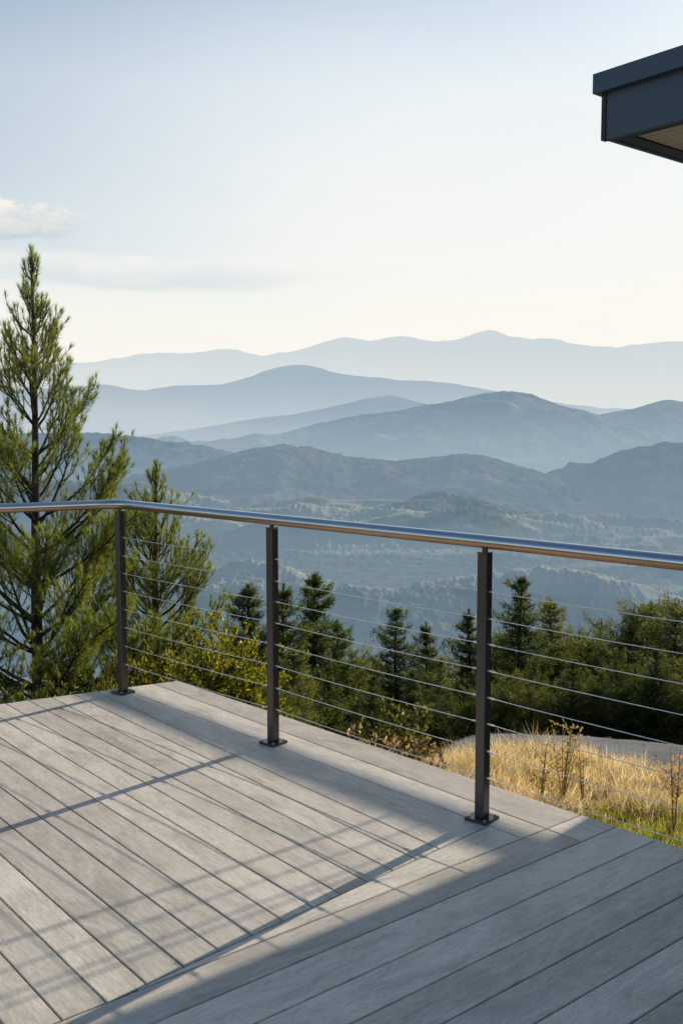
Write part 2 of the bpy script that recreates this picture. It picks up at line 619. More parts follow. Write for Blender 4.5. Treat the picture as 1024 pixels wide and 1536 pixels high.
WH = lin(206, 217, 222)
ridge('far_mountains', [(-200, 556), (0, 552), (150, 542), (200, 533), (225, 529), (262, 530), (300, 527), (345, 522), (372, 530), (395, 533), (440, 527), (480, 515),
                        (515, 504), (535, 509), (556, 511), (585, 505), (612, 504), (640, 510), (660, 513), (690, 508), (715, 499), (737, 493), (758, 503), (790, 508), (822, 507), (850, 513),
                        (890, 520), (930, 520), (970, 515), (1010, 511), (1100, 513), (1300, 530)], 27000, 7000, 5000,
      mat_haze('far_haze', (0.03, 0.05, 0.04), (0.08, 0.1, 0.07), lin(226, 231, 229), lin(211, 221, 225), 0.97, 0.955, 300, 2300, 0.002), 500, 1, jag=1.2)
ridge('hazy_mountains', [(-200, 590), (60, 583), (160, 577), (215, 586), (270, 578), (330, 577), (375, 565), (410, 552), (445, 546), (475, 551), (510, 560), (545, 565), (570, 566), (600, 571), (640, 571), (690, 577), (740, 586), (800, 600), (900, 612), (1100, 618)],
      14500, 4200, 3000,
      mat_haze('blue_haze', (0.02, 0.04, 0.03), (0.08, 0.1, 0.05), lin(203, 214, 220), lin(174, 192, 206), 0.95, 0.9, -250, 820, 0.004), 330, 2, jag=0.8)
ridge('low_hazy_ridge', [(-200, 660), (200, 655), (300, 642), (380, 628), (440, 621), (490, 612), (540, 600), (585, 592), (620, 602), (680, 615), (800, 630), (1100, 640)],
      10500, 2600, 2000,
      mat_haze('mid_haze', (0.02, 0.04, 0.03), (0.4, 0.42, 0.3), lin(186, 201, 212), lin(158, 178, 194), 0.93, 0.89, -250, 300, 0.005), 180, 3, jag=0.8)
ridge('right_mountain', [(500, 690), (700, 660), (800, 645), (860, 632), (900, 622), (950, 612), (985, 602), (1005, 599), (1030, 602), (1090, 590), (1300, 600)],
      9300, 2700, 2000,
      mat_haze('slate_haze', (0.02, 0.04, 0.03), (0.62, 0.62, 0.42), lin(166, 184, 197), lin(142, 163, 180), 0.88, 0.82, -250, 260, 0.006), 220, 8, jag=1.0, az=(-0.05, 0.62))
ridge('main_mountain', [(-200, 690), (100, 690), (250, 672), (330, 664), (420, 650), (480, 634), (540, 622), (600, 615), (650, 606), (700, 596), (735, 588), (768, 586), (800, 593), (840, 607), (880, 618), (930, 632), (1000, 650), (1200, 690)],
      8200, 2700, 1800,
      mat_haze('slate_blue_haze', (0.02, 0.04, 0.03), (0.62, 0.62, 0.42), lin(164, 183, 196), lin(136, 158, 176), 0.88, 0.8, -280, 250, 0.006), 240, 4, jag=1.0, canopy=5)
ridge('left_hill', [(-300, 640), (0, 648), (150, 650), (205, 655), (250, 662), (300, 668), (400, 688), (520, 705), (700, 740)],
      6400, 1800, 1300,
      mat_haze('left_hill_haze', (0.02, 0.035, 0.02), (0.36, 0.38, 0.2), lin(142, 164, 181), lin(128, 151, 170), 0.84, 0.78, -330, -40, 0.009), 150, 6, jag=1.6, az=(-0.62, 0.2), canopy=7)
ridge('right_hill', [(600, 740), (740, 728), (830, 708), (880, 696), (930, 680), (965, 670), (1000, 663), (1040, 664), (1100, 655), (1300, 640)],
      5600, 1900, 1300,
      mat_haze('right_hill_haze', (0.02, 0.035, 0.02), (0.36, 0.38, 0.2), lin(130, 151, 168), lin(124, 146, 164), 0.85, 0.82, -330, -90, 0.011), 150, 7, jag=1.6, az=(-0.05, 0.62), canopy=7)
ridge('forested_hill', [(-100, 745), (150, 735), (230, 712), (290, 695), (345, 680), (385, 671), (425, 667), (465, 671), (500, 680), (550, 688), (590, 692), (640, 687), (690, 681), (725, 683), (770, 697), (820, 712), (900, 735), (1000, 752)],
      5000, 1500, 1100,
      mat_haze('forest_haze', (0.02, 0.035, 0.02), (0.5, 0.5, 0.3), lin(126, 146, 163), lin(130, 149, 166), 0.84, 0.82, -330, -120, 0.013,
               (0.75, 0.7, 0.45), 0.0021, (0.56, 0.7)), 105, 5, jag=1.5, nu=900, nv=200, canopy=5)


# ================================================================== DECK
def isect(p, d, q, e):
    """intersection of p+t d and q+s e"""
    A = np.array([[d[0], -e[0]], [d[1], -e[1]]])
    t = np.linalg.solve(A, np.array(q) - np.array(p))[0]
    return np.array(p) + np.array(d) * t


def build_deck():
    mb = MB()
    r = random.Random(5)
    GAP = 0.0052
    TH = 0.026
    left_p, left_d = np.array([-0.97, 5.80]), unit(np.array([-0.88, -0.497]))
    edge_p, edge_d = np.array([-0.97, 5.80]), unit(np.array([2.19, -2.36]))
    mit_p, mit_d = np.array([-0.62, 2.48]), unit(np.array([1.14, 1.13]))

    def board(quad, along, tone=None):
        """quad: 4 points in order; shrinks by the gap, chamfers the top edge"""
        q = [np.array(p, float) for p in quad]
        ar = sum(q[i][0] * q[(i + 1) % 4][1] - q[(i + 1) % 4][0] * q[i][1] for i in range(4))
        if ar < 0:
            q = q[::-1]
        def inset(q, g):
            out = []
            for i in range(4):
                a, b, c = q[i - 1], q[i], q[(i + 1) % 4]
                d1, d2 = unit(b - a), unit(c - b)
                n1, n2 = np.array([-d1[1], d1[0]]), np.array([-d2[1], d2[0]])
                out.append(isect(a + n1 * g, d1, b + n2 * g, d2))
            return out
        q1 = inset(q, GAP / 2)
        q2 = inset(q, GAP / 2 + 0.002)
        al = np.array(along); ac = np.array([-al[1], al[0]])
        rz, ro = r.random() * 40, r.random() * 30
        tn = r.random() if tone is None else tone
        vs, at = [], []
        dz = 0.0
        for ring, z in ((q1, -TH), (q1, -0.002), (q2, dz)):
            for p in ring:
                vs.append((p[0], p[1], z))
                at.append((p @ al + ro, p @ ac, rz, tn))
        fs = [(3, 2, 1, 0), (8, 9, 10, 11)]
        for k in (0, 4):
            for i in range(4):
                j = (i + 1) % 4
                fs.append((k + i, k + j, k + 4 + j, k + 4 + i))
        mb.add(vs, fs, at)

    # long seams of the left field: straight lines (point, direction)
    seams = []
    for k in range(-16, 2):
        v = 2.33 + 0.1225 * k
        seams.append((V * v, U))
    seams.append((np.array([-0.92, 5.25]), unit(np.array([0.46 + 0.92, 3.75 - 5.25]))))     # e2
    seams.append((np.array([-0.97, 5.58]), unit(np.array([0.87 + 0.97, 3.50 - 5.58]))))     # e1
    seams.append((edge_p, edge_d))
    far_p = np.array([0, 0])
    p1_p = U * -2.31
    for i in range(len(seams) - 1):
        (a, da), (b, db) = seams[i], seams[i + 1]
        al = unit(da + db)
        endp, endd = mit_p, mit_d
        if i >= len(seams) - 3:                      # the boards under and outside the posts run on
            endp, endd = (p1_p, V) if i == len(seams) - 3 else (U * -2.153, V)
            if i == len(seams) - 2:
                endp, endd = U * -2.31, V
        qa0 = isect(a, da, left_p, left_d); qb0 = isect(b, db, left_p, left_d)
        if i == len(seams) - 3:
            # e2..e1
            qa1 = isect(a, da, p1_p, V); qb1 = isect(b, db, p1_p, V)
        else:
            qa1 = isect(a, da, endp, endd); qb1 = isect(b, db, endp, endd)
        if i < 15:
            # stop the near boards well behind the camera
            pass
        if i < len(seams) - 3:
            e1_, e2_ = isect(a, da, p1_p, V), isect(b, db, p1_p, V)
            qa1 = e1_ if e1_ @ U < qa1 @ U else qa1
            qb1 = e2_ if e2_ @ U < qb1 @ U else qb1
        board([qa0, qb0, qb1, qa1], al)
    # breaker board between the mitre line and the first wide board
    e2p, e2d = seams[-3]
    e1p, e1d = seams[-2]
    near_p, near_d = np.array([-3.2, -1.2]), U
    qa = isect(e2p, e2d, mit_p, mit_d); qb = isect(e2p, e2d, p1_p, V)
    tip = isect(mit_p, mit_d, p1_p, V)
    fa = tip + mit_d * 0.10
    fb = isect(fa, U, p1_p, V)
    board([qa, qb, fb, fa], V, 0.75)
    # wide boards of the near field
    us = [-2.31, -2.153, -1.990, -1.837, -1.690, -1.543, -1.39] + [-1.39 + 0.15 * k for k in range(1, 13)]
    for i in range(len(us) - 1):
        a, b = U * us[i], U * us[i + 1]
        if i == 0:
            q0, q1 = isect(a, V, e1p, e1d), isect(b, V, e1p, e1d)
            board([isect(a, V, edge_p, edge_d), isect(b, V, edge_p, edge_d), q1, q0], U, 0.6)
        else:
            q0, q1 = isect(a, V, edge_p, edge_d), isect(b, V, edge_p, edge_d)
        back = -2.6
        board([q0, q1, b + V * back, a + V * back], V)
    o = mb.build('timber_deck', M['deck'], attr=True)
    tag(o, kind='structure')
    # rim board and joists under it
    jb = MB()
    c0 = edge_p
    nrm = np.array([edge_d[1], -edge_d[0]])
    nin = -np.array([-edge_d[1], edge_d[0]])
    Lg = 4.6
    cc = c0 + edge_d * (Lg / 2 + 0.02) + nin * 0.035
    jb.box((cc[0], cc[1], -0.155), (*edge_d, 0), (*nin, 0), (0, 0, 1), Lg, 0.03, 0.25)
    nl = np.array([-left_d[1], left_d[0]])
    cc = left_p + left_d * 1.8 + nl * 0.035
    jb.box((cc[0], cc[1], -0.155), (*left_d, 0), (*nl, 0), (0, 0, 1), 3.5, 0.03, 0.25)
    for k in range(9):
        c = left_p + left_d * (0.2 + .45 * k)
        q = c + U * 1.9 + nl * 0.02
        jb.box((q[0], q[1], -0.12), (*U, 0), (*V, 0), (0, 0, 1), 3.4, 0.045, 0.17)
    j = jb.build('deck_underframe', M['joist'])
    tag(j, kind='structure')


build_deck()


# ================================================================== RAILING
def build_railing():
    rail = empty('cable_railing', (-0.33, 4.62, 0))
    tag(rail, 'steel cable railing with dark square posts and round stainless handrail along the deck edge', 'railing')
    base = np.array([-0.33, 4.62, 0])
    P = [np.array([-1.234, 5.533]), np.array([-0.324, 4.630]), np.array([0.537, 3.707])]
    d = unit(P[2] - P[0])
    P.append(P[2] + d * 1.262)
    ld = unit(np.array([-0.88, -0.497]))
    P.append(P[0] + ld * 1.25)
    ZR = 1.072
    RAD = 0.0255
    for o_, p in enumerate(P):
        pb = MB()
        w = math.radians(-41.0) if o_ < 4 else math.radians(29.5 - 90)
        ax = np.array([math.cos(w), math.sin(w), 0]); ay = np.array([-math.sin(w), math.cos(w), 0])
        top = 1.030
        c = np.array([p[0], p[1], 0]) - base
        pb.box(c + (0, 0, (0.012 + top) / 2), ax, ay, (0, 0, 1), 0.042, 0.042, top - 0.012, 0.0025)
        post = pb.build('post', M['post'], rail)
        b = MB()
        b.box(c + (0, 0, 0.0062), ax, ay, (0, 0, 1), 0.098, 0.098, 0.0115, 0.002)
        b.build('base_plate', M['post'], post)
        s = MB()
        s.box(c + (0, 0, top + 0.0012), ax, ay, (0, 0, 1), 0.0405, 0.0405, 0.004)
        s.tube([c + (0, 0, top + 0.003), c + (0, 0, ZR - 0.008)], 0.0115, 12)
        s.build('rail_bracket', M['post'], post, False)
        for i in (-1, 1):
            for j in (-1, 1):
                t = MB()
                q = c + ax * i * 0.037 + ay * j * 0.037
                t.tube([q + (0, 0, 0.011), q + (0, 0, 0.0155), q + (0, 0, 0.0185)], [0.0068, 0.0068, 0.004], 10)
                t.build('bolt', M['bolt'], post)
    # handrail: one bent round tube
    end_l = P[0] + ld * 3.0
    end_r = P[2] + d * 1.9
    pts = []
    for k in np.linspace(0, 1, 14):
        q = end_l + (P[0] - ld * -0.14 - end_l) * k
        pts.append((q[0], q[1], ZR))
    a, c_, b_ = P[0] + ld * 0.14, P[0], P[0] + d * 0.14
    for k in np.linspace(0.1, 0.9, 7):
        q = a * (1 - k) ** 2 + c_ * 2 * k * (1 - k) + b_ * k * k
        pts.append((q[0], q[1], ZR))
    for k in np.linspace(0, 1, 20):
        q = b_ + (end_r - b_) * k
        pts.append((q[0], q[1], ZR - 0.008 * max(0, (k - 0.55) / 0.45)))
    hb = MB()
    def shell(w0, w1, rad, n):
        vs, fs = [], []
        for i, p in enumerate(pts):
            p = np.array(p)
            t = np.array(pts[min(i + 1, len(pts) - 1)]) - np.array(pts[max(i - 1, 0)])
            t = t / np.linalg.norm(t)
            out = np.array([t[1], -t[0], 0])
            for q in range(n + 1):
                w = w0 + (w1 - w0) * q / n
                vs.append(p - base + out * rad * math.cos(w) + np.array([0, 0, rad * math.sin(w)]))
        for i in range(len(pts) - 1):
            for q in range(n):
                fs.append((i * (n + 1) + q, i * (n + 1) + q + 1, (i + 1) * (n + 1) + q + 1, (i + 1) * (n + 1) + q))
        return vs, fs
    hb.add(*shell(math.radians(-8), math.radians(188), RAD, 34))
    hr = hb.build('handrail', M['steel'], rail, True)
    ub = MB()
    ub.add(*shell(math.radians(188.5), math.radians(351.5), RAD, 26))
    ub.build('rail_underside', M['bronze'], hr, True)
    # cables
    for h in (0.885, 0.782, 0.684, 0.583, 0.480, 0.378, 0.272, 0.168):
        cb = MB()
        pts = []
        rads = []
        for a, b in ((P[0], P[1]), (P[1], P[2]), (P[2], P[3])):
            for k in (0, 0.040, 0.043, 0.15, 0.3, 0.5, 0.7, 0.85, 0.957, 0.960):
                q = a + (b - a) * k
                pts.append(np.array([q[0], q[1], h - 0.006 * 4 * k * (1 - k)]) - base)
                rads.append(0.0034 if (k < 0.041 or k > 0.958) else 0.0015)
        pts.append(np.array([P[3][0], P[3][1], h]) - base); rads.append(0.0034)
        cb.tube(pts, rads, 6)
        cb.build('cable', M['cable'], rail, True)


build_railing()


# ================================================================== HOUSE WITH FLAT ROOF
def build_house():
    c0 = np.array([1.376, 5.382])
    root = empty('house', (c0[0], c0[1], -1.2))
    tag(root, 'flat roofed house corner with charcoal blue fascia and warm timber soffit at top right', 'house')
    off = np.array([c0[0], c0[1], -1.2])
    u3, v3, z3 = np.array([*U, 0]), np.array([*V, 0]), np.array([0, 0, 1.0])
    LU, LV = 9.0, 8.0

    def P(u, v, z):
        return np.array([c0[0], c0[1], 0]) + u3 * u + v3 * v + z3 * z - off

    def slab(mb, u0, u1, v0, v1, z0, z1):
        mb.box(P((u0 + u1) / 2, (v0 + v1) / 2, (z0 + z1) / 2), u3, v3, z3, u1 - u0, v1 - v0, z1 - z0)

    roof = MB()
    slab(roof, 0.03, LU, 0.03, LV, 3.06, 3.31)
    ro = roof.build('roof', M['trim'], root)
    f = MB()
    slab(f, 0.012, LU, 0.0, 0.028, 3.0, 3.236)            # fascia along the boards direction
    f.build('fascia_panel', M['fascia'], ro)
    f = MB()
    slab(f, 0.0, 0.028, 0.030, LV, 3.0, 3.236)
    f.build('fascia_panel', M['fascia'], ro)
    t = MB()
    slab(t, -0.014, 0.012, -0.008, 0.030, 2.998, 3.236)     # corner trim
    t.build('corner_trim', M['trim'], ro)
    cpb = MB()
    slab(cpb, -0.045, LU, -0.045, 0.1, 3.236, 3.336)
    slab(cpb, -0.045, 0.1, 0.1, LV, 3.236, 3.336)
    cpb.build('roof_edge_cap', M['fascia'], ro)
    e = MB()
    slab(e, 0.028, LU, 0.028, 0.085, 3.002, 3.05)          # dark soffit border
    slab(e, 0.028, 0.125, 0.085, LV, 3.003, 3.05)
    e.build('soffit_border', M['trim'], ro)
    # timber soffit boards running along the boards direction
    s = MB()
    v = 0.087
    r = random.Random(3)
    while v < LV:
        w = 0.07
        u0, u1, v0, v1, z0, z1 = 0.127, LU, v, v + w, 3.012, 3.045
        vs = [P(a, b, c) for c in (z0, z1) for b in (v0, v1) for a in (u0, u1)]
        rz = r.random() * 30
        at = [(a, b, rz, 0.5) for c in (z0, z1) for b in (v0, v1) for a in (u0, u1)]
        s.add(vs, [(0, 2, 3, 1), (4, 5, 7, 6), (0, 1, 5, 4), (2, 6, 7, 3), (0, 4, 6, 2), (1, 3, 7, 5)], at)
        v += w + 0.013
    s.build('soffit', M['soffit'], ro, attr=True)
    # walls below, set back under the eaves
    wc = np.array([2.12, 5.0]) - c0
    wu, wv = float(wc @ U), float(wc @ V)
    w = MB()
    slab(w, wu, wu + 0.2, wv, LV - .3, -1.6, 3.0)
    slab(w, wu + 0.2, LU - .3, wv, wv + 0.2, -1.6, 3.0)
    w.build('wall', M['siding'], root)


build_house()


# unseen lines and a beam, added right of the view to shadow the deck
def build_shadow_casters():
    el = math.tan(SUN_EL)
    sh = S[:2] / math.hypot(S[0], S[1])
    # added caster of the thin deck shadows: two arms and four lines
    t = 5.6
    z = t * el
    A = [np.array([-0.99, 2.78]), np.array([-0.94, 2.63]), np.array([-0.90, 2.505]), np.array([-0.885, 2.455])]
    ln = empty('shadow_lines', (*(A[0] + sh * t), -1.2))
    tag(ln, 'four thin lines on two slim posts, added out of view to shadow the deck', 'shadow caster', kind=None)
    off = np.array([*(A[0] + sh * t), -1.2])
    for i, a in enumerate(A):
        p = a + sh * t
        mb = MB()
        q0, q1 = p - V * 0.36, p + V * (1.75 if i < 2 else 1.35)
        mb.tube([np.array([*q0, z]) - off, np.array([*q1, z]) - off], 0.0072 if i < 1 else 0.0052, 6)
        mb.build('line', M['cable'], ln)
    for s_ in (-0.36, 1.75):
        a = A[0] + sh * t + V * s_
        b = a + U * 1.0
        mb = MB()
        if s_ < 0:
            mb.tube([np.array([*(a - U * .1), z]) - off, np.array([*b, z]) - off], 0.018, 8)
        else:
            mb.tube([np.array([*(a - U * .02), z]) - off, np.array([*b, z]) - off], 0.012, 8)
        mb.build('arm', M['post'], ln)
        mb = MB()
        mb.tube([np.array([*b, float(gz(*b)) - .1]) - off, np.array([*b, z]) - off], 0.025, 8)
        mb.build('support_post', M['post'], ln)
    # added beam that casts the broad shadow band along the railing posts
    t = 8.7
    D = np.array([math.cos(math.radians(-46.3)), math.sin(math.radians(-46.3))])
    p0 = np.array([-1.234, 5.533]) - unit(np.array([-S[1], S[0]])) * 0
    nrm = np.array([-D[1], D[0]])
    c = p0 - nrm * 0.085 + sh * t
    zc = t * el
    pg = empty('shadow_beam_frame', (*(c + D * 1.3), -3))
    tag(pg, 'steel frame with one wide beam, added out of view to shadow the deck', 'pergola')
    off = np.array([*(c + D * 1.3), -3.0])
    mb = MB()
    m_ = c + D * 1.28
    mb.box(np.array([*m_, zc]) - off, (*D, 0), (*nrm, 0), (0, 0, 1), 3.3, 0.03, 0.10)
    mb.build('beam', M['post'], pg)
    for s_ in (-0.33, 2.88):
        q = c + D * s_
        mb = MB()
        mb.tube([np.array([*q, float(gz(*q)) - .2]) - off, np.array([*q, zc]) - off], 0.04, 8)
        mb.build('post', M['post'], pg)


build_shadow_casters()


# ================================================================== TREES
def needles(P, T, length, width, ang, r, jitter=0.35):
    """one thin triangle per row: root P, shoot tangent T"""
    n = len(P)
    a = unit(np.cross(T, r.normal(size=(n, 3))))
    al = ang * (1 + jitter * r.normal(size=(n, 1)))
    d = unit(T * np.cos(al) + a * np.sin(al))
    ln = (length * (0.75 + 0.5 * r.random((n, 1))))
    sd = unit(np.cross(d, r.normal(size=(n, 3)))) * (width / 2)
    return np.stack([P - sd, P + sd, P + d * ln], 1)


def sample_poly(pts, n, r, t0=0.0, t1=1.0):
    pts = np.asarray(pts)
    seg = np.linalg.norm(np.diff(pts, axis=0), axis=1)
    cum = np.concatenate([[0], np.cumsum(seg)])
    s = (t0 + (t1 - t0) * r.random(n)) * cum[-1]
    i = np.clip(np.searchsorted(cum, s) - 1, 0, len(seg) - 1)
    f = ((s - cum[i]) / (seg[i] + 1e-9))[:, None]
    return pts[i] * (1 - f) + pts[i + 1] * f, unit(pts[i + 1] - pts[i]), s / cum[-1]


def curve(p, az, e0, e1, length, n=7, wob=0.0, r=None):
    out = [np.array(p, float)]
    for k in range(n):
        e = e0 + (e1 - e0) * ((k + .5) / n) ** 1.1
        if r is not None and wob:
            e += wob * r.normal(); az = az + wob * r.normal()
        out.append(out[-1] + length / n * np.array([math.cos(az) * math.cos(e), math.sin(az) * math.cos(e), math.sin(e)]))
    return np.array(out)


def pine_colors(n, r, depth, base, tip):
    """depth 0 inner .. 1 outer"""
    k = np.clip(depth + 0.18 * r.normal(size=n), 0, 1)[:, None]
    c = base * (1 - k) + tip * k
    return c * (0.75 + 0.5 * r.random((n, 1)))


def hero_pine(name, loc, label, height, zfun, seed, zlow, extra=(), dens=215, gap=0.31):
    r = np.random.default_rng(seed)
    root = empty(name, loc)
    tag(root, label, 'pine tree')
    tk = MB()
    n = 26
    tp = []
    for k in range(n + 1):
        z = height * k / n
        tp.append((0.02 * math.sin(z * 1.3 + 1), 0.02 * math.cos(z * 1.7), z))
    tp = np.array(tp)
    rad = [max(0.006, 0.068 * (1 - (k / n)) ** 0.9 + 0.006) for k in range(n + 1)]
    tk.tube(tp, rad, 12)
    br = MB()
    T, C = [], []
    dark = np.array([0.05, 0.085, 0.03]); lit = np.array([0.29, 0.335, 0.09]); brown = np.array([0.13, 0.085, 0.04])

    def shoot(pts, density, t0, ln=0.062, kout=0.8):
        L_ = np.linalg.norm(np.diff(pts, axis=0), axis=1).sum()
        m = max(4, int(density * L_ * (1 - t0)))
        P, Tn, s = sample_poly(pts, m, r, t0, 1.0)
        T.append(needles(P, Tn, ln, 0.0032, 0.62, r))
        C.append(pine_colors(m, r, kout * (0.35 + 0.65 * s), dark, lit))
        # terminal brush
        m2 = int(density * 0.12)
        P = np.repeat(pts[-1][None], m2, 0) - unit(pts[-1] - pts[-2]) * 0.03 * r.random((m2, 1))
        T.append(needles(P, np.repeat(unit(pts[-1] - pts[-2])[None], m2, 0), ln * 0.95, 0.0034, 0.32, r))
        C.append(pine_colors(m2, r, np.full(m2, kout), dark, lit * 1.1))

    def bough(z, az, Lb, top, f):
        i = min(n - 1, int(z / height * n))
        p = tp[i] + (tp[i + 1] - tp[i]) * (z / height * n - i)
        e0 = math.radians(14 + 36 * f + 7 * r.normal())
        e1 = math.radians(42 + 42 * f + 8 * r.normal())
        pts = curve(p, az, e0, e1, Lb, 9, 0.06, r)
        r0 = 0.0045 + 0.011 * Lb
        br.tube(pts, np.linspace(r0, 0.003, len(pts)), 6)
        shoot(pts, dens, 0.36 if Lb > 0.5 else 0.12, kout=0.85)
        k = max(3, int(Lb / 0.076))
        for q in range(k):
            t = (0.36 if Lb > 0.6 else 0.2) + (0.62 if Lb > 0.6 else 0.78) * (q + r.random()) / k
            j = min(8, int(t * 9))
            b = pts[j] + (pts[j + 1] - pts[j]) * (t * 9 - j)
            dv = pts[j + 1] - pts[j]
            a0 = math.atan2(dv[1], dv[0]) + (1 if q % 2 else -1) * r.uniform(0.35, 1.0)
            ee = math.atan2(dv[2], math.hypot(dv[0], dv[1]))
            ls = (0.10 + 0.36 * Lb * (1 - t) + 0.10 * r.random()) * (0.8 + 0.4 * r.random())
            ls = min(ls, 0.52, 0.7 * Lb + 0.03)
            sp = curve(b, a0, ee * 0.7 + 0.1 * r.normal(), min(1.5, ee + 0.7), ls, 5, 0.07, r)
            br.tube(sp, np.linspace(0.0045, 0.002, len(sp)), 4)
            shoot(sp, dens, 0.12, kout=0.75 + 0.25 * t)
            if ls > 0.22:
                for w in range(int(ls / 0.085)):
                    t2 = 0.3 + 0.65 * r.random()
                    j2 = min(4, int(t2 * 5))
                    b2 = sp[j2] + (sp[j2 + 1] - sp[j2]) * (t2 * 5 - j2)
                    s2 = curve(b2, a0 + r.choice([-1, 1]) * r.uniform(0.4, 1.0), 0.5 + 0.3 * r.normal(), 1.2, 0.09 + 0.1 * r.random(), 3, 0.05, r)
                    shoot(s2, dens, 0.05, kout=0.8)

    z = zlow
    while z < height - 0.22:
        f = (z - zlow) / (height - zlow)
        nb = r.integers(5, 7) + int(7 * max(0, 0.5 - f))
        a0 = r.random() * 2 * PI
        for q in range(nb):
            az = a0 + 2 * PI * q / nb + 0.25 * r.normal()
            Lb = zfun(z) * r.uniform(0.62, 1.12)
            bough(z + 0.05 * r.normal(), az, max(0.10, Lb), False, f)
        z += gap * (1 - 0.3 * f) * r.uniform(0.85, 1.15)
    for (z, az, Lb, f) in extra:
        bough(z, az, Lb, False, f)
    lead = tp[-5:]
    shoot(lead, dens * 2.1, 0.0, 0.07, 0.7)
    shoot(tp[-9:], dens * 1.2, 0.0, 0.07, 0.5)
    trunk = tk.build('trunk', M['bark'], root, True)
    br.build('limbs', M['bark'], trunk, True)
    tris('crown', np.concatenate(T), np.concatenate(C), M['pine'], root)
    return root


# young pine left of the deck; its foot stands on the slope below
PX, PY = -2.455, 8.0
pz = float(gz(PX, PY)) - 0.05
top = 2.88
H_ = top - pz


def zf(z):
    w = z + pz                                # world height of the branch root
    return float(np.interp(w, [-1.6, -0.6, 0.0, 0.5, 1.0, 1.5, 2.0, 2.4, 2.7], [1.62, 1.52, 1.36, 1.16, 0.86, 0.62, 0.38, 0.17, 0.06]))


hero_pine('pine_tree', (PX, PY, pz), 'tall young pine with upswept branches left of the deck corner, reaching above the handrail', H_, zf, 21,
          -1.5 - pz, extra=[(-0.35 - pz, -0.1, 1.35, 0.4), (1.5 - pz, 2.9, 0.6, 0.95)])


QX, QY = -1.66, 8.9
qz = float(gz(QX, QY)) - 0.05


def zf2(z):
    return float(np.interp(z + qz, [-1.6, -0.6, 0.0, 0.4, 0.8, 1.0], [0.96, 0.86, 0.64, 0.38, 0.16, 0.07]))


hero_pine('pine_tree', (QX, QY, qz), 'smaller pine behind the corner post of the railing, right of the tall pine', 1.17 - qz, zf2, 33, -1.7 - qz, gap=0.23)


# ---- conifers of the slope below, seen over the deck edge
def conifer_mesh(seed, h, spread, tint, shape=1.0, dens=1.0, nlen=0.16):
    """returns (trunk mesh builder, T, C) for a spruce or cypress like tree, base at 0"""
    r = np.random.default_rng(seed)
    tk = MB()
    n = 12
    tp = np.array([(0.03 * h * 0.1 * math.sin(k * 0.9 + seed), 0.03 * h * 0.1 * math.cos(k * 1.1 + seed), h * k / n) for k in range(n + 1)])
    tk.tube(tp, [0.017 * h * (1 - k / n) + 0.01 for k in range(n + 1)], 8)
    T, C = [], []
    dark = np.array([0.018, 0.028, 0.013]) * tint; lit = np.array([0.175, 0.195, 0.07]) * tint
    z = 0.10 * h
    ph = r.random(6) * 6.28
    while z < 0.985 * h:
        f = z / h
        R = spread * h * ((1 - f) ** shape) * (0.9 + 0.28 * r.normal()) + 0.05
        nb = int(5 + 3 * (1 - f) * 2)
        a0 = r.random() * 6.3
        for q in range(nb):
            az = a0 + 2 * PI * q / nb + 0.3 * r.normal()
            lump = 1 + 0.26 * math.sin(2 * az + ph[0] + 5 * f) + 0.2 * math.sin(3 * az + ph[1] - 9 * f) + 0.16 * math.sin(17 * f + ph[2] + az)
            Lb = max(0.08, R * lump * r.uniform(0.55, 1.15))
            e0 = math.radians(-14 + 38 * f + 9 * r.normal()); e1 = math.radians(24 + 26 * f + 9 * r.normal())
            p = np.array([np.interp(z, tp[:, 2], tp[:, 0]), np.interp(z, tp[:, 2], tp[:, 1]), z])
            pts = curve(p, az, e0, e1, Lb, 6, 0.08, r)
            tk.tube(pts, np.linspace(0.006 + 0.006 * Lb, 0.003, len(pts)), 4, False)
            # fan of side twigs
            m = int((60 + 200 * Lb) * dens)
            P, Tn, s = sample_poly(pts, m, r, 0.12, 1.0)
            side = unit(np.cross(Tn, np.array([0, 0, 1.0])) + 0.25 * r.normal(size=(m, 3)))
            wid = (0.28 * Lb * np.sin(np.clip(s, 0.05, 1) * 2.6) + 0.04)[:, None]
            P2 = P + side * (r.random((m, 1)) * 2 - 1) * wid + np.array([0, 0, 1]) * (0.05 * r.normal(size=(m, 1)))
            dirn = unit(Tn + 0.55 * r.normal(size=(m, 3)) + np.array([0, 0, 0.35]))
            sd = unit(np.cross(dirn, r.normal(size=(m, 3)))) * 0.013
            ln = nlen * (0.6 + 0.8 * r.random((m, 1))) * (1.05 - 0.45 * f)
            T.append(np.stack([P2 - sd, P2 + sd, P2 + dirn * ln], 1))
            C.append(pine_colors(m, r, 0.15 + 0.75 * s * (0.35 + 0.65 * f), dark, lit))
        z += h * 0.030 * r.uniform(0.75, 1.25)
    m = int(220 * dens)
    P, Tn, s = sample_poly(tp[-3:], m, r)
    T.append(needles(P, Tn, nlen * 0.9, 0.02, 0.5, r)); C.append(pine_colors(m, r, np.full(m, 0.5), dark, lit))
    return tk, np.concatenate(T), np.concatenate(C)


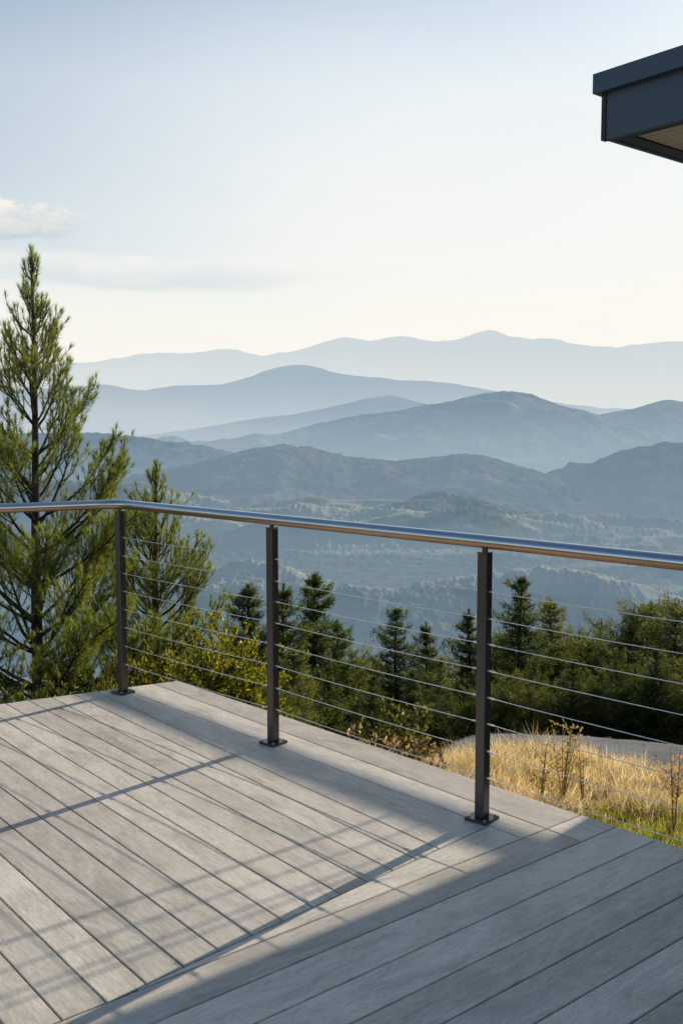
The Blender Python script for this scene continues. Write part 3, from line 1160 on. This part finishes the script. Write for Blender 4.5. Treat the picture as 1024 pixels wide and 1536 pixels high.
def bushy_mesh(seed, h, spread, tint, leaders=5, dens=0.5, nlen=0.17):
    """broad pine with several upright tops of unequal height growing from one foot"""
    r = np.random.default_rng(seed)
    tk = MB()
    T, C = [], []
    for q in range(leaders):
        f = 1.0 if q == 0 else r.uniform(0.66, 0.97)
        az = q * 2.4 + r.random()
        rr = 0 if q == 0 else spread * h * r.uniform(0.35, 0.75)
        k, t, c = conifer_mesh(seed * 7 + q, h * f, 0.30 / f ** .5, tint, 0.42, dens, nlen)
        sh = np.array([math.cos(az) * rr, math.sin(az) * rr, 0])
        # crown leans out from the shared foot
        w = np.clip(t[:, :, 2:3] / (0.45 * h), 0, 1)
        T.append(t + sh * w); C.append(c)
        vv = np.array(k.v); vv = vv + sh * np.clip(vv[:, 2:3] / (0.45 * h), 0, 1)
        tk.add(vv, k.f)
    return tk, np.concatenate(T), np.concatenate(C)


def make_proto(kind, seed, h, spread, tint, **kw):
    tk, T, C = (conifer_mesh if kind == 'c' else bushy_mesh)(seed, h, spread, np.array(tint), **kw)
    name = 'conifer_tree' if kind == 'c' else 'bushy_tree'
    root = empty(name)
    tk.build('trunk', M['bark_dark'], root, True)
    tris('crown', T, C, M['conifer'], root)
    return root


def dup(root, name=None):
    o = root.copy(); COL.objects.link(o)
    for ch in list(root.children):
        c = ch.copy(); COL.objects.link(c); c.parent = o
    return o


PH = 8.0
PROTO = {
    'spruce': lambda: make_proto('c', 41, PH, 0.25, (0.85, 0.95, 0.95), shape=0.85, dens=0.8),
    'slim': lambda: make_proto('c', 42, PH, 0.20, (0.8, 0.9, 0.9), shape=0.8, dens=0.9),
    'full': lambda: make_proto('c', 43, PH, 0.31, (0.8, 0.9, 0.88), shape=0.8, dens=0.7),
    'olive': lambda: make_proto('c', 44, PH, 0.24, (1.5, 1.45, 1.2), shape=0.7, dens=0.8),
    'round': lambda: make_proto('b', 45, PH, 0.24, (0.95, 1.0, 0.9)),
    'round2': lambda: make_proto('b', 46, PH, 0.26, (1.15, 1.15, 0.95), leaders=6, dens=0.42),
    'pale': lambda: make_proto('b', 47, PH, 0.22, (1.6, 1.5, 1.2), leaders=4, dens=0.5),
}
first = {}
# pixel x of the top, pixel y of the top, distance, kind, width factor, label
TREES = [
    (374, 878, 24, 'slim', 1.1, 'slim dark spruce just left of the middle railing post, its spire in the haze'),
    (352, 945, 27, 'round', 0.9, 'dark bushy tree behind the yellow green shrub, left of the middle post'),
    (423, 876, 23, 'spruce', 0.95, 'dark spruce half hidden by the middle railing post'),
    (471, 862, 25, 'slim', 1.05, 'tall narrow spruce with a thin pointed top, right of the middle post'),
    (504, 932, 26, 'slim', 0.95, 'short pointed conifer at the right flank of the tall narrow spruce'),
    (440, 972, 19, 'olive', 1.05, 'olive lit conifer low in front, against the right of the middle post'),
    (528, 978, 27, 'pale', 0.9, 'olive brown round tree between two spruces, mid span'),
    (556, 990, 29, 'round2', 0.9, 'green round topped tree left of the broad spruce, mid span'),
    (594, 914, 24, 'full', 0.95, 'broad dark spruce in the middle of the second span'),
    (640, 934, 25, 'spruce', 0.95, 'dark spruce between the middle of the span and the right post'),
    (662, 985, 20, 'olive', 0.7, 'narrow sunlit conifer in front of the dark trees, left of the right post'),
    (672, 985, 28, 'round2', 0.8, 'small dark round tree behind the narrow sunlit conifer'),
    (704, 914, 24, 'spruce', 0.95, 'dark spruce directly left of the right railing post'),
    (752, 955, 24, 'pale', 0.8, 'yellowish tree directly right of the right railing post, below the tallest spruce'),
    (781, 868, 23, 'full', 1.0, 'tallest spruce with layered branches right of the right railing post'),
    (827, 900, 24, 'olive', 1.0, 'pale green conifer leaning on the right side of the tallest spruce'),
    (868, 945, 25, 'round2', 0.95, 'olive bushy tree filling the dip right of the tallest spruce'),
    (902, 930, 26, 'round', 0.9, 'bushy green tree second right of the dip in the tree line'),
    (948, 914, 24, 'round', 1.0, 'dark rounded tree before the pair of lighter trees at the right'),
    (978, 904, 26, 'olive', 1.1, 'lighter upright tree right of the dark rounded tree'),
    (1012, 898, 24, 'round2', 1.0, 'light green crown cut by the right edge of the picture'),
    (1052, 890, 25, 'full', 1.0, 'dark spruce at the far right end of the tree line'),
    (620, 1005, 19, 'slim', 1.2, 'low dark conifer above the gravel path, left of the narrow sunlit conifer'),
    (560, 1015, 20, 'full', 0.8, 'low dark spruce behind the dry shrubs at the deck edge'),
    (490, 1010, 20, 'spruce', 0.9, 'low dark spruce beneath the tall narrow spruce'),
    (375, 1000, 17, 'round', 0.8, 'low bushy tree below the slim spruce, by the deck edge'),
    (720, 1005, 18, 'full', 0.8, 'low shaded spruce behind the foot of the right post'),
    (800, 985, 18.5, 'round', 0.9, 'shaded bushy tree in front of the tallest spruce, behind the gravel'),
    (860, 990, 18, 'full', 0.95, 'shaded spruce behind the middle of the gravel path'),
    (925, 975, 18.5, 'round', 0.9, 'shaded bushy tree behind the right half of the gravel path'),
    (985, 975, 18, 'full', 1.0, 'shaded spruce behind the gravel at the right, under the dark rounded tree'),
    (1045, 965, 18.5, 'round2', 1.0, 'shaded bushy tree behind the gravel at the right edge'),
    (760, 1010, 17.5, 'round2', 0.75, 'low shaded bush like tree just right of the right post, above the gravel'),
    (670, 1030, 17, 'round', 0.7, 'low shaded bush like tree just left of the right post, above the gravel'),
    (320, 985, 15.5, 'spruce', 0.9, 'small dark spruce behind the yellow green shrub'),
    (415, 1040, 14.5, 'round2', 0.7, 'low green tree at the deck edge behind the middle post'),
]


def place_trees():
    r = random.Random(9)
    for (x, y, D, kind, wf, label) in TREES:
        az, sl = px_el(x, y)
        X, Y = D * math.sin(az), D * math.cos(az)
        zt = CAM_H + sl * D
        zb = float(gz(X, Y)) - 0.1
        h = max(1.2, zt - zb)
        if kind not in first:
            first[kind] = PROTO[kind]()
            o = first[kind]
        else:
            o = dup(first[kind])
        o.location = (X, Y, zb)
        # crown keeps natural proportions; the lower trunk is hidden by the slope
        k = h / PH
        wf *= {'spruce': 1.35, 'slim': 1.3, 'full': 1.35, 'olive': 1.25}.get(kind, 1.1)
        o.scale = (max(k, 0.42) * wf, max(k, 0.42) * wf, k)
        o.rotation_euler = (0, 0, r.random() * 6.28)
        tag(o, label, 'tree', 'trees on the slope below the deck')


place_trees()


# ================================================================== SHRUBS, WEEDS, GRASS
def leaf_quads(P, D, ln, w, r):
    n = len(P)
    sd = unit(np.cross(D, r.normal(size=(n, 3))))
    m = P + D * ln * 0.5
    tip = P + D * ln
    a = np.stack([P, m + sd * w * .5, tip], 1)
    b = np.stack([P, tip, m - sd * w * .5], 1)
    return np.concatenate([a, b], 0)


def shrub(name, loc, label, rad, h, seed, base, tip, nstem=26, nleaf=4200, leaf=(0.045, 0.022), mat='leaf', cat='shrub', up=0.5, group=None, stem='bark', thick=1.0, low=0.35):
    r = np.random.default_rng(seed)
    root = empty(name, loc)
    tag(root, label, cat, group)
    st = MB()
    T, C = [], []
    per = nleaf // nstem
    for q in range(nstem):
        az = r.random() * 6.28
        Ls = h * r.uniform(0.55, 1.1)
        e1 = r.uniform(0.7, 1.5)
        pts = curve((0.1 * rad * math.cos(az), 0.1 * rad * math.sin(az), 0), az, r.uniform(0.8, 1.45), e1 * 0.7 + 0.2, Ls, 7, 0.14, r)
        k = min(1.0, rad / (np.hypot(pts[-1][0], pts[-1][1]) + 1e-6))
        pts[:, :2] *= k
        st.tube(pts, np.linspace(0.006 + .004 * h, 0.002, len(pts)) * thick, 5, False)
        for w in range(5):
            t = r.uniform(low, 0.97); j = min(6, int(t * 7))
            tw = curve(pts[j], r.random() * 6.28, r.uniform(0, 0.9), r.uniform(0.3, 1.3), h * r.uniform(0.1, 0.25), 3, 0.1, r)
            st.tube(tw, np.linspace(0.003, 0.0015, len(tw)) * thick, 4, False)
            m = per // 6
            P, Tn, s = sample_poly(tw, m, r, 0.1, 1)
            D = unit(Tn + 0.9 * r.normal(size=(m, 3)) + np.array([0, 0, up]))
            T.append(leaf_quads(P, D, leaf[0] * (0.6 + .8 * r.random((m, 1))), leaf[1], r))
            c = pine_colors(m, r, 0.3 + 0.6 * s, np.array(base), np.array(tip)); C.append(np.concatenate([c, c]))
        m = per // 6
        P, Tn, s = sample_poly(pts, m, r, low, 1)
        D = unit(Tn + 0.9 * r.normal(size=(m, 3)) + np.array([0, 0, up]))
        T.append(leaf_quads(P, D, leaf[0] * (0.6 + .8 * r.random((m, 1))), leaf[1], r))
        c = pine_colors(m, r, 0.2 + 0.6 * s, np.array(base), np.array(tip)); C.append(np.concatenate([c, c]))
    st.build('stems', M[stem], root)
    tris('leaves', np.concatenate(T), np.concatenate(C), M[mat], root)
    return root


def at(x, y, D):
    az, sl = px_el(x, y)
    return D * math.sin(az), D * math.cos(az), CAM_H + sl * D


def put_shrub(x, ytop, D, label, rad, seed, base, tip, **kw):
    X, Y, zt = at(x, ytop, D)
    zb = float(gz(X, Y)) - 0.03
    return shrub(kw.pop('name', 'shrub'), (X, Y, zb), label, rad, zt - zb, seed, base, tip, **kw)


YG0, YG1 = (0.13, 0.145, 0.02), (0.36, 0.35, 0.05)
put_shrub(300, 922, 7.9, 'yellow green leafy shrub at the foot of the pine, behind the far deck corner', 0.46, 61, YG0, YG1, nstem=170, nleaf=105000, leaf=(0.038, 0.02), low=0.5)
put_shrub(262, 962, 7.6, 'low olive shrub tucked between the pine and the far deck corner', 0.45, 62, (0.05, 0.07, 0.012), (0.17, 0.18, 0.03), nstem=60, nleaf=30000, leaf=(0.036, 0.016), low=0.45)
put_shrub(18, 955, 7.0, 'olive brush at the foot of the tall pine, against the left end of the deck', 0.8, 81, (0.07, 0.085, 0.025), (0.22, 0.22, 0.06), nstem=60, nleaf=26000, leaf=(0.04, 0.014), low=0.45)
put_shrub(128, 965, 7.1, 'olive brush between the trunk of the tall pine and the corner post', 0.7, 82, (0.06, 0.075, 0.022), (0.19, 0.2, 0.05), nstem=60, nleaf=24000, leaf=(0.04, 0.014), low=0.45)
DR0, DR1 = (0.20, 0.14, 0.08), (0.48, 0.36, 0.22)
put_shrub(556, 1075, 6.2, 'tan dried shrub at the deck edge, tallest of the dry ones', 0.16, 63, DR0, DR1, mat='grass', stem='straw', thick=0.6, nstem=18, nleaf=2600, leaf=(0.04, 0.02), cat='shrub')
put_shrub(588, 1040, 6.9, 'thin green shrub rising above the dry ones beside the deck edge', 0.24, 64, (0.05, 0.07, 0.018), (0.2, 0.2, 0.06), nstem=20, nleaf=2400, leaf=(0.045, 0.02))
put_shrub(622, 1108, 5.9, 'rust brown dry shrub between the tan shrub and the right post', 0.2, 65, (0.15, 0.095, 0.05), (0.38, 0.27, 0.16), nstem=20, nleaf=2600, leaf=(0.035, 0.018), mat='grass', stem='straw')
put_shrub(518, 1088, 6.1, 'tiny dry sprig poking over the deck edge, leftmost of the dry ones', 0.07, 66, DR0, DR1, mat='grass', stem='straw', thick=0.6, nstem=7, nleaf=420, leaf=(0.03, 0.014))
put_shrub(655, 1128, 5.7, 'low straw coloured shrub just left of the right railing post', 0.2, 67, (0.2, 0.14, 0.06), (0.45, 0.33, 0.16), nstem=18, nleaf=2200, leaf=(0.03, 0.014), mat='grass', stem='straw')


def stalk(x, ytop, D, label, seed, n, rad, brown, leafn):
    X, Y, zt = at(x, ytop, D)
    zb = float(gz(X, Y)) - 0.02
    return shrub('tall_weed', (X, Y, zb), label, rad, (zt - zb) * 1.15, seed, tuple(1.3 * c for c in brown), tuple(2.1 * c for c in brown), nstem=n, nleaf=leafn, leaf=(0.02, 0.007), mat='grass', cat='weed', up=0.9, stem='straw', thick=0.6)


stalk(846, 1086, 6.6, 'tallest cluster of seedy weed stalks before the gravel path', 71, 7, 0.10, (0.27, 0.22, 0.09), 800)
stalk(812, 1092, 6.5, 'slender weed left of the tallest weed cluster', 72, 4, 0.05, (0.24, 0.2, 0.08), 320)
stalk(876, 1096, 6.6, 'slender weed right of the tallest weed cluster', 73, 3, 0.05, (0.26, 0.2, 0.09), 240)
stalk(1014, 1094, 6.2, 'brown plumed weed at the right edge of the grass', 74, 4, 0.03, (0.3, 0.2, 0.115), 700)


def build_grass():
    r = np.random.default_rng(90)
    n = 150000
    # blades in tufts over the bank beside the deck
    nt = 9500
    x = r.uniform(0.2, 4.2, nt); y = r.uniform(2.6, 8.3, nt)
    e = np.array([2.19, -2.36]) / np.hypot(2.19, 2.36)
    side = (x + 0.97) * -e[1] + (y - 5.80) * e[0]
    lim = ycrest(x) - 1.55 * sstep(0.35, 1.3, x) - 0.12 * np.sin(x * 3.1)
    ok = (side > 0.08) & (y < lim + 0.25 * r.random(nt)) & (x < 0.42 * y + 0.5)
    x, y = x[ok], y[ok]
    cl = fbm(x * 1.3, y * 1.3, 4, 31)
    keep = r.random(len(x)) < 0.75 + 0.5 * cl
    x, y, cl = x[keep], y[keep], cl[keep]
    green = sstep(-0.9, -0.3, (x - 0.40 * y) + (6.3 - y) * 0.5 + 0.55 * fbm(x * 1.4, y * 1.4, 3, 33))
    m = len(x)
    per = 34
    P = np.repeat(np.stack([x, y, gz(x, y) - 0.01], 1), per, 0)
    g = np.repeat(green, per); clr = np.repeat(cl, per)
    k = len(P)
    P[:, :2] += r.normal(size=(k, 2)) * 0.035
    hgt = (0.10 + 0.14 * r.random((k, 1)) ** 1.6) * (0.95 + 0.7 * clr[:, None]) * (1 - 0.35 * g[:, None])
    lean = r.normal(size=(k, 2)) * 0.45
    d = unit(np.concatenate([lean, np.ones((k, 1))], 1))
    sd = unit(np.concatenate([r.normal(size=(k, 2)), np.zeros((k, 1))], 1)) * (0.0016 + 0.0016 * r.random((k, 1)))
    mid = P + d * hgt * 0.55
    tip = mid + unit(d + np.concatenate([lean * 0.9, -0.1 * np.ones((k, 1))], 1)) * hgt * 0.5
    T = np.concatenate([np.stack([P - sd, P + sd, mid + sd * .7], 1), np.stack([P - sd, mid + sd * .7, mid - sd * .7], 1), np.stack([mid - sd * .7, mid + sd * .7, tip], 1)], 0)
    straw = np.array([0.70, 0.58, 0.39]); straw2 = np.array([0.55, 0.43, 0.27]); pale = np.array([0.84, 0.75, 0.58])
    grn = np.array([0.27, 0.30, 0.06]); grn2 = np.array([0.48, 0.46, 0.11])
    q = r.random((k, 1)); q2 = r.random((k, 1))
    c = np.where(q < 0.5, straw, np.where(q < 0.78, straw2, pale))
    cg = grn * (1 - q2) + grn2 * q2
    gg = (r.random((k, 1)) < g[:, None] * 0.92 + 0.05)
    c = np.where(gg, cg, c) * (0.75 + 0.45 * r.random((k, 1)))
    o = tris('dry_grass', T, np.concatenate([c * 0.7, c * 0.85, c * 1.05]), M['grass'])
    tag(o, 'golden dry grass with a green patch on the bank beside the deck', 'grass', kind='stuff')


build_grass()


# ================================================================== SKY, SUN, CAMERA
def build_world():
    w = bpy.data.worlds.new('World')
    sc.world = w
    w.use_nodes = True
    nt = w.node_tree
    nt.nodes.clear()
    out = nt.nodes.new('ShaderNodeOutputWorld')
    bg = nt.nodes.new('ShaderNodeBackground')
    sky = nt.nodes.new('ShaderNodeTexSky')
    sky.sky_type = 'NISHITA'
    sky.sun_disc = False
    sky.sun_elevation = SUN_EL
    sky.sun_rotation = PI / 2 - SUN_AZ
    sky.altitude = 600
    sky.air_density = 1.0
    sky.dust_density = 1.4
    sky.ozone_density = 1.0
    d = N(nt, 'TexCoord').outputs['Generated']
    sp = nt.nodes.new('ShaderNodeSeparateXYZ')
    L(nt, d, sp.inputs[0])
    az = math_n(nt, 'ARCTAN2', sp.outputs[0], sp.outputs[1])
    el = math_n(nt, 'ARCSINE', sp.outputs[2])
    cv = nt.nodes.new('ShaderNodeCombineXYZ')
    L(nt, az, cv.inputs[0]); L(nt, el, cv.inputs[1])
    col = mixc(nt, 1.0, sky.outputs[0], (0.95, 1.04, 1.04), 'MULTIPLY')

    def cloud(a0, e0, sa, se, scale, thr, seed, soft):
        n = noise(nt, mapping(nt, cv.outputs[0], (scale, scale * 2.3, 1), (seed, seed * .7, 0)), 1.0, 9, 0.68, 0.35)
        da = math_n(nt, 'DIVIDE', math_n(nt, 'SUBTRACT', az, a0), sa)
        de = math_n(nt, 'DIVIDE', math_n(nt, 'SUBTRACT', el, e0), se)
        rr = math_n(nt, 'SQRT', math_n(nt, 'ADD', math_n(nt, 'MULTIPLY', da, da), math_n(nt, 'MULTIPLY', de, de)))
        v = math_n(nt, 'SUBTRACT', math_n(nt, 'ADD', n, 0.5), rr)
        mr = nt.nodes.new('ShaderNodeMapRange')
        mr.interpolation_type = 'SMOOTHSTEP'
        L(nt, v, mr.inputs['Value'])
        mr.inputs['From Min'].default_value = thr
        mr.inputs['From Max'].default_value = thr + soft
        # underside to rim: height inside the cloud
        hh = nt.nodes.new('ShaderNodeMapRange')
        L(nt, math_n(nt, 'ADD', de, math_n(nt, 'MULTIPLY', math_n(nt, 'SUBTRACT', n, 0.5), 2.2)), hh.inputs['Value'])
        hh.inputs['From Min'].default_value = -0.5
        hh.inputs['From Max'].default_value = 0.7
        return mr.outputs[0], hh.outputs[0]

    STR = 0.118
    def e(c):
        return tuple(x / STR for x in c[:3]) + (1,)

    # bright haze veil that thins with height and away from the sun
    g = ramp(nt, math_n(nt, 'DIVIDE', el, 0.6), [(0.0, (0.98,) * 3), (0.25, (0.95,) * 3), (0.42, (0.9,) * 3), (0.53, (0.85,) * 3), (0.68, (0.40,) * 3), (0.85, (0.12,) * 3), (1.0, (0.05,) * 3)])
    am = nt.nodes.new('ShaderNodeMapRange')
    am.interpolation_type = 'SMOOTHSTEP'
    L(nt, az, am.inputs['Value'])
    am.inputs['From Min'].default_value = -0.46
    am.inputs['From Max'].default_value = 0.06
    am.inputs['To Min'].default_value = 0.45
    lowm = nt.nodes.new('ShaderNodeMapRange')
    lowm.interpolation_type = 'SMOOTHSTEP'
    L(nt, el, lowm.inputs['Value'])
    lowm.inputs['From Min'].default_value = 0.27
    lowm.inputs['From Max'].default_value = 0.10
    azf = math_n(nt, 'MAXIMUM', am.outputs[0], math_n(nt, 'MULTIPLY', lowm.outputs[0], 0.96))
    fwd = math_n(nt, 'ADD', math_n(nt, 'MULTIPLY', sp.outputs[0], math.cos(SUN_AZ)), math_n(nt, 'MULTIPLY', sp.outputs[1], math.sin(SUN_AZ)))
    bm = nt.nodes.new('ShaderNodeMapRange')
    bm.interpolation_type = 'SMOOTHSTEP'
    L(nt, fwd, bm.inputs['Value'])
    bm.inputs['From Min'].default_value = -0.5
    bm.inputs['From Max'].default_value = 0.38
    bm.inputs['To Min'].default_value = 0.12
    azf = math_n(nt, 'MULTIPLY', azf, bm.outputs[0])
    veil = mixc(nt, math_n(nt, 'DIVIDE', el, 0.36, True), e(lin(255, 249, 237)), e(lin(240, 246, 249)))
    wisp = noise(nt, mapping(nt, cv.outputs[0], (2.2, 9, 1), (2, 5, 0)), 1.0, 6, 0.6, 0.8)
    g2 = math_n(nt, 'MULTIPLY', math_n(nt, 'MULTIPLY', g, azf), math_n(nt, 'ADD', 0.92, math_n(nt, 'MULTIPLY', wisp, 0.2)), True)
    col = mixc(nt, g2, col, veil)
    for (a0, e0, sa, se, scale, thr, seed, soft, under, rim, op) in (
            (-0.205, 0.147, 0.26, 0.024, 11.0, 0.16, 3.1, 0.42, lin(212, 223, 228), lin(251, 248, 241), 0.68),
            (-0.335, 0.189, 0.125, 0.026, 30.0, 0.22, 8.4, 0.20, lin(200, 211, 219), lin(253, 246, 236), 0.92)):
        f, h = cloud(a0, e0, sa, se, scale, thr, seed, soft)
        col = mixc(nt, math_n(nt, 'MULTIPLY', f, op), col, mixc(nt, h, e(under), e(rim)))
    L(nt, col, bg.inputs['Color'])
    bg.inputs['Strength'].default_value = STR
    L(nt, bg.outputs[0], out.inputs['Surface'])


build_world()

sun = bpy.data.lights.new('sun', 'SUN')
sun.energy = 5.0
sun.angle = math.radians(0.33)
sun.color = (1.0, 0.87, 0.69)
so = bpy.data.objects.new('sun', sun)
so.rotation_euler = Vector(S).to_track_quat('Z', 'Y').to_euler()
so.location = (20, 20, 20)
COL.objects.link(so)

cam = bpy.data.cameras.new('camera')
cam.sensor_width = 36.0
cam.sensor_fit = 'AUTO'
cam.lens = 1495 / 1536 * 36.0
cam.clip_start = 0.05
cam.clip_end = 80000
co = bpy.data.objects.new('camera', cam)
co.location = (0, 0, CAM_H)
co.rotation_euler = (PI / 2 - PITCH, 0, 0)
COL.objects.link(co)
sc.camera = co

sc.view_settings.view_transform = 'Standard'
sc.view_settings.look = 'None'
sc.view_settings.exposure = 0
sc.view_settings.gamma = 1
sc.cycles.max_bounces = 6
sc.cycles.transparent_max_bounces = 4
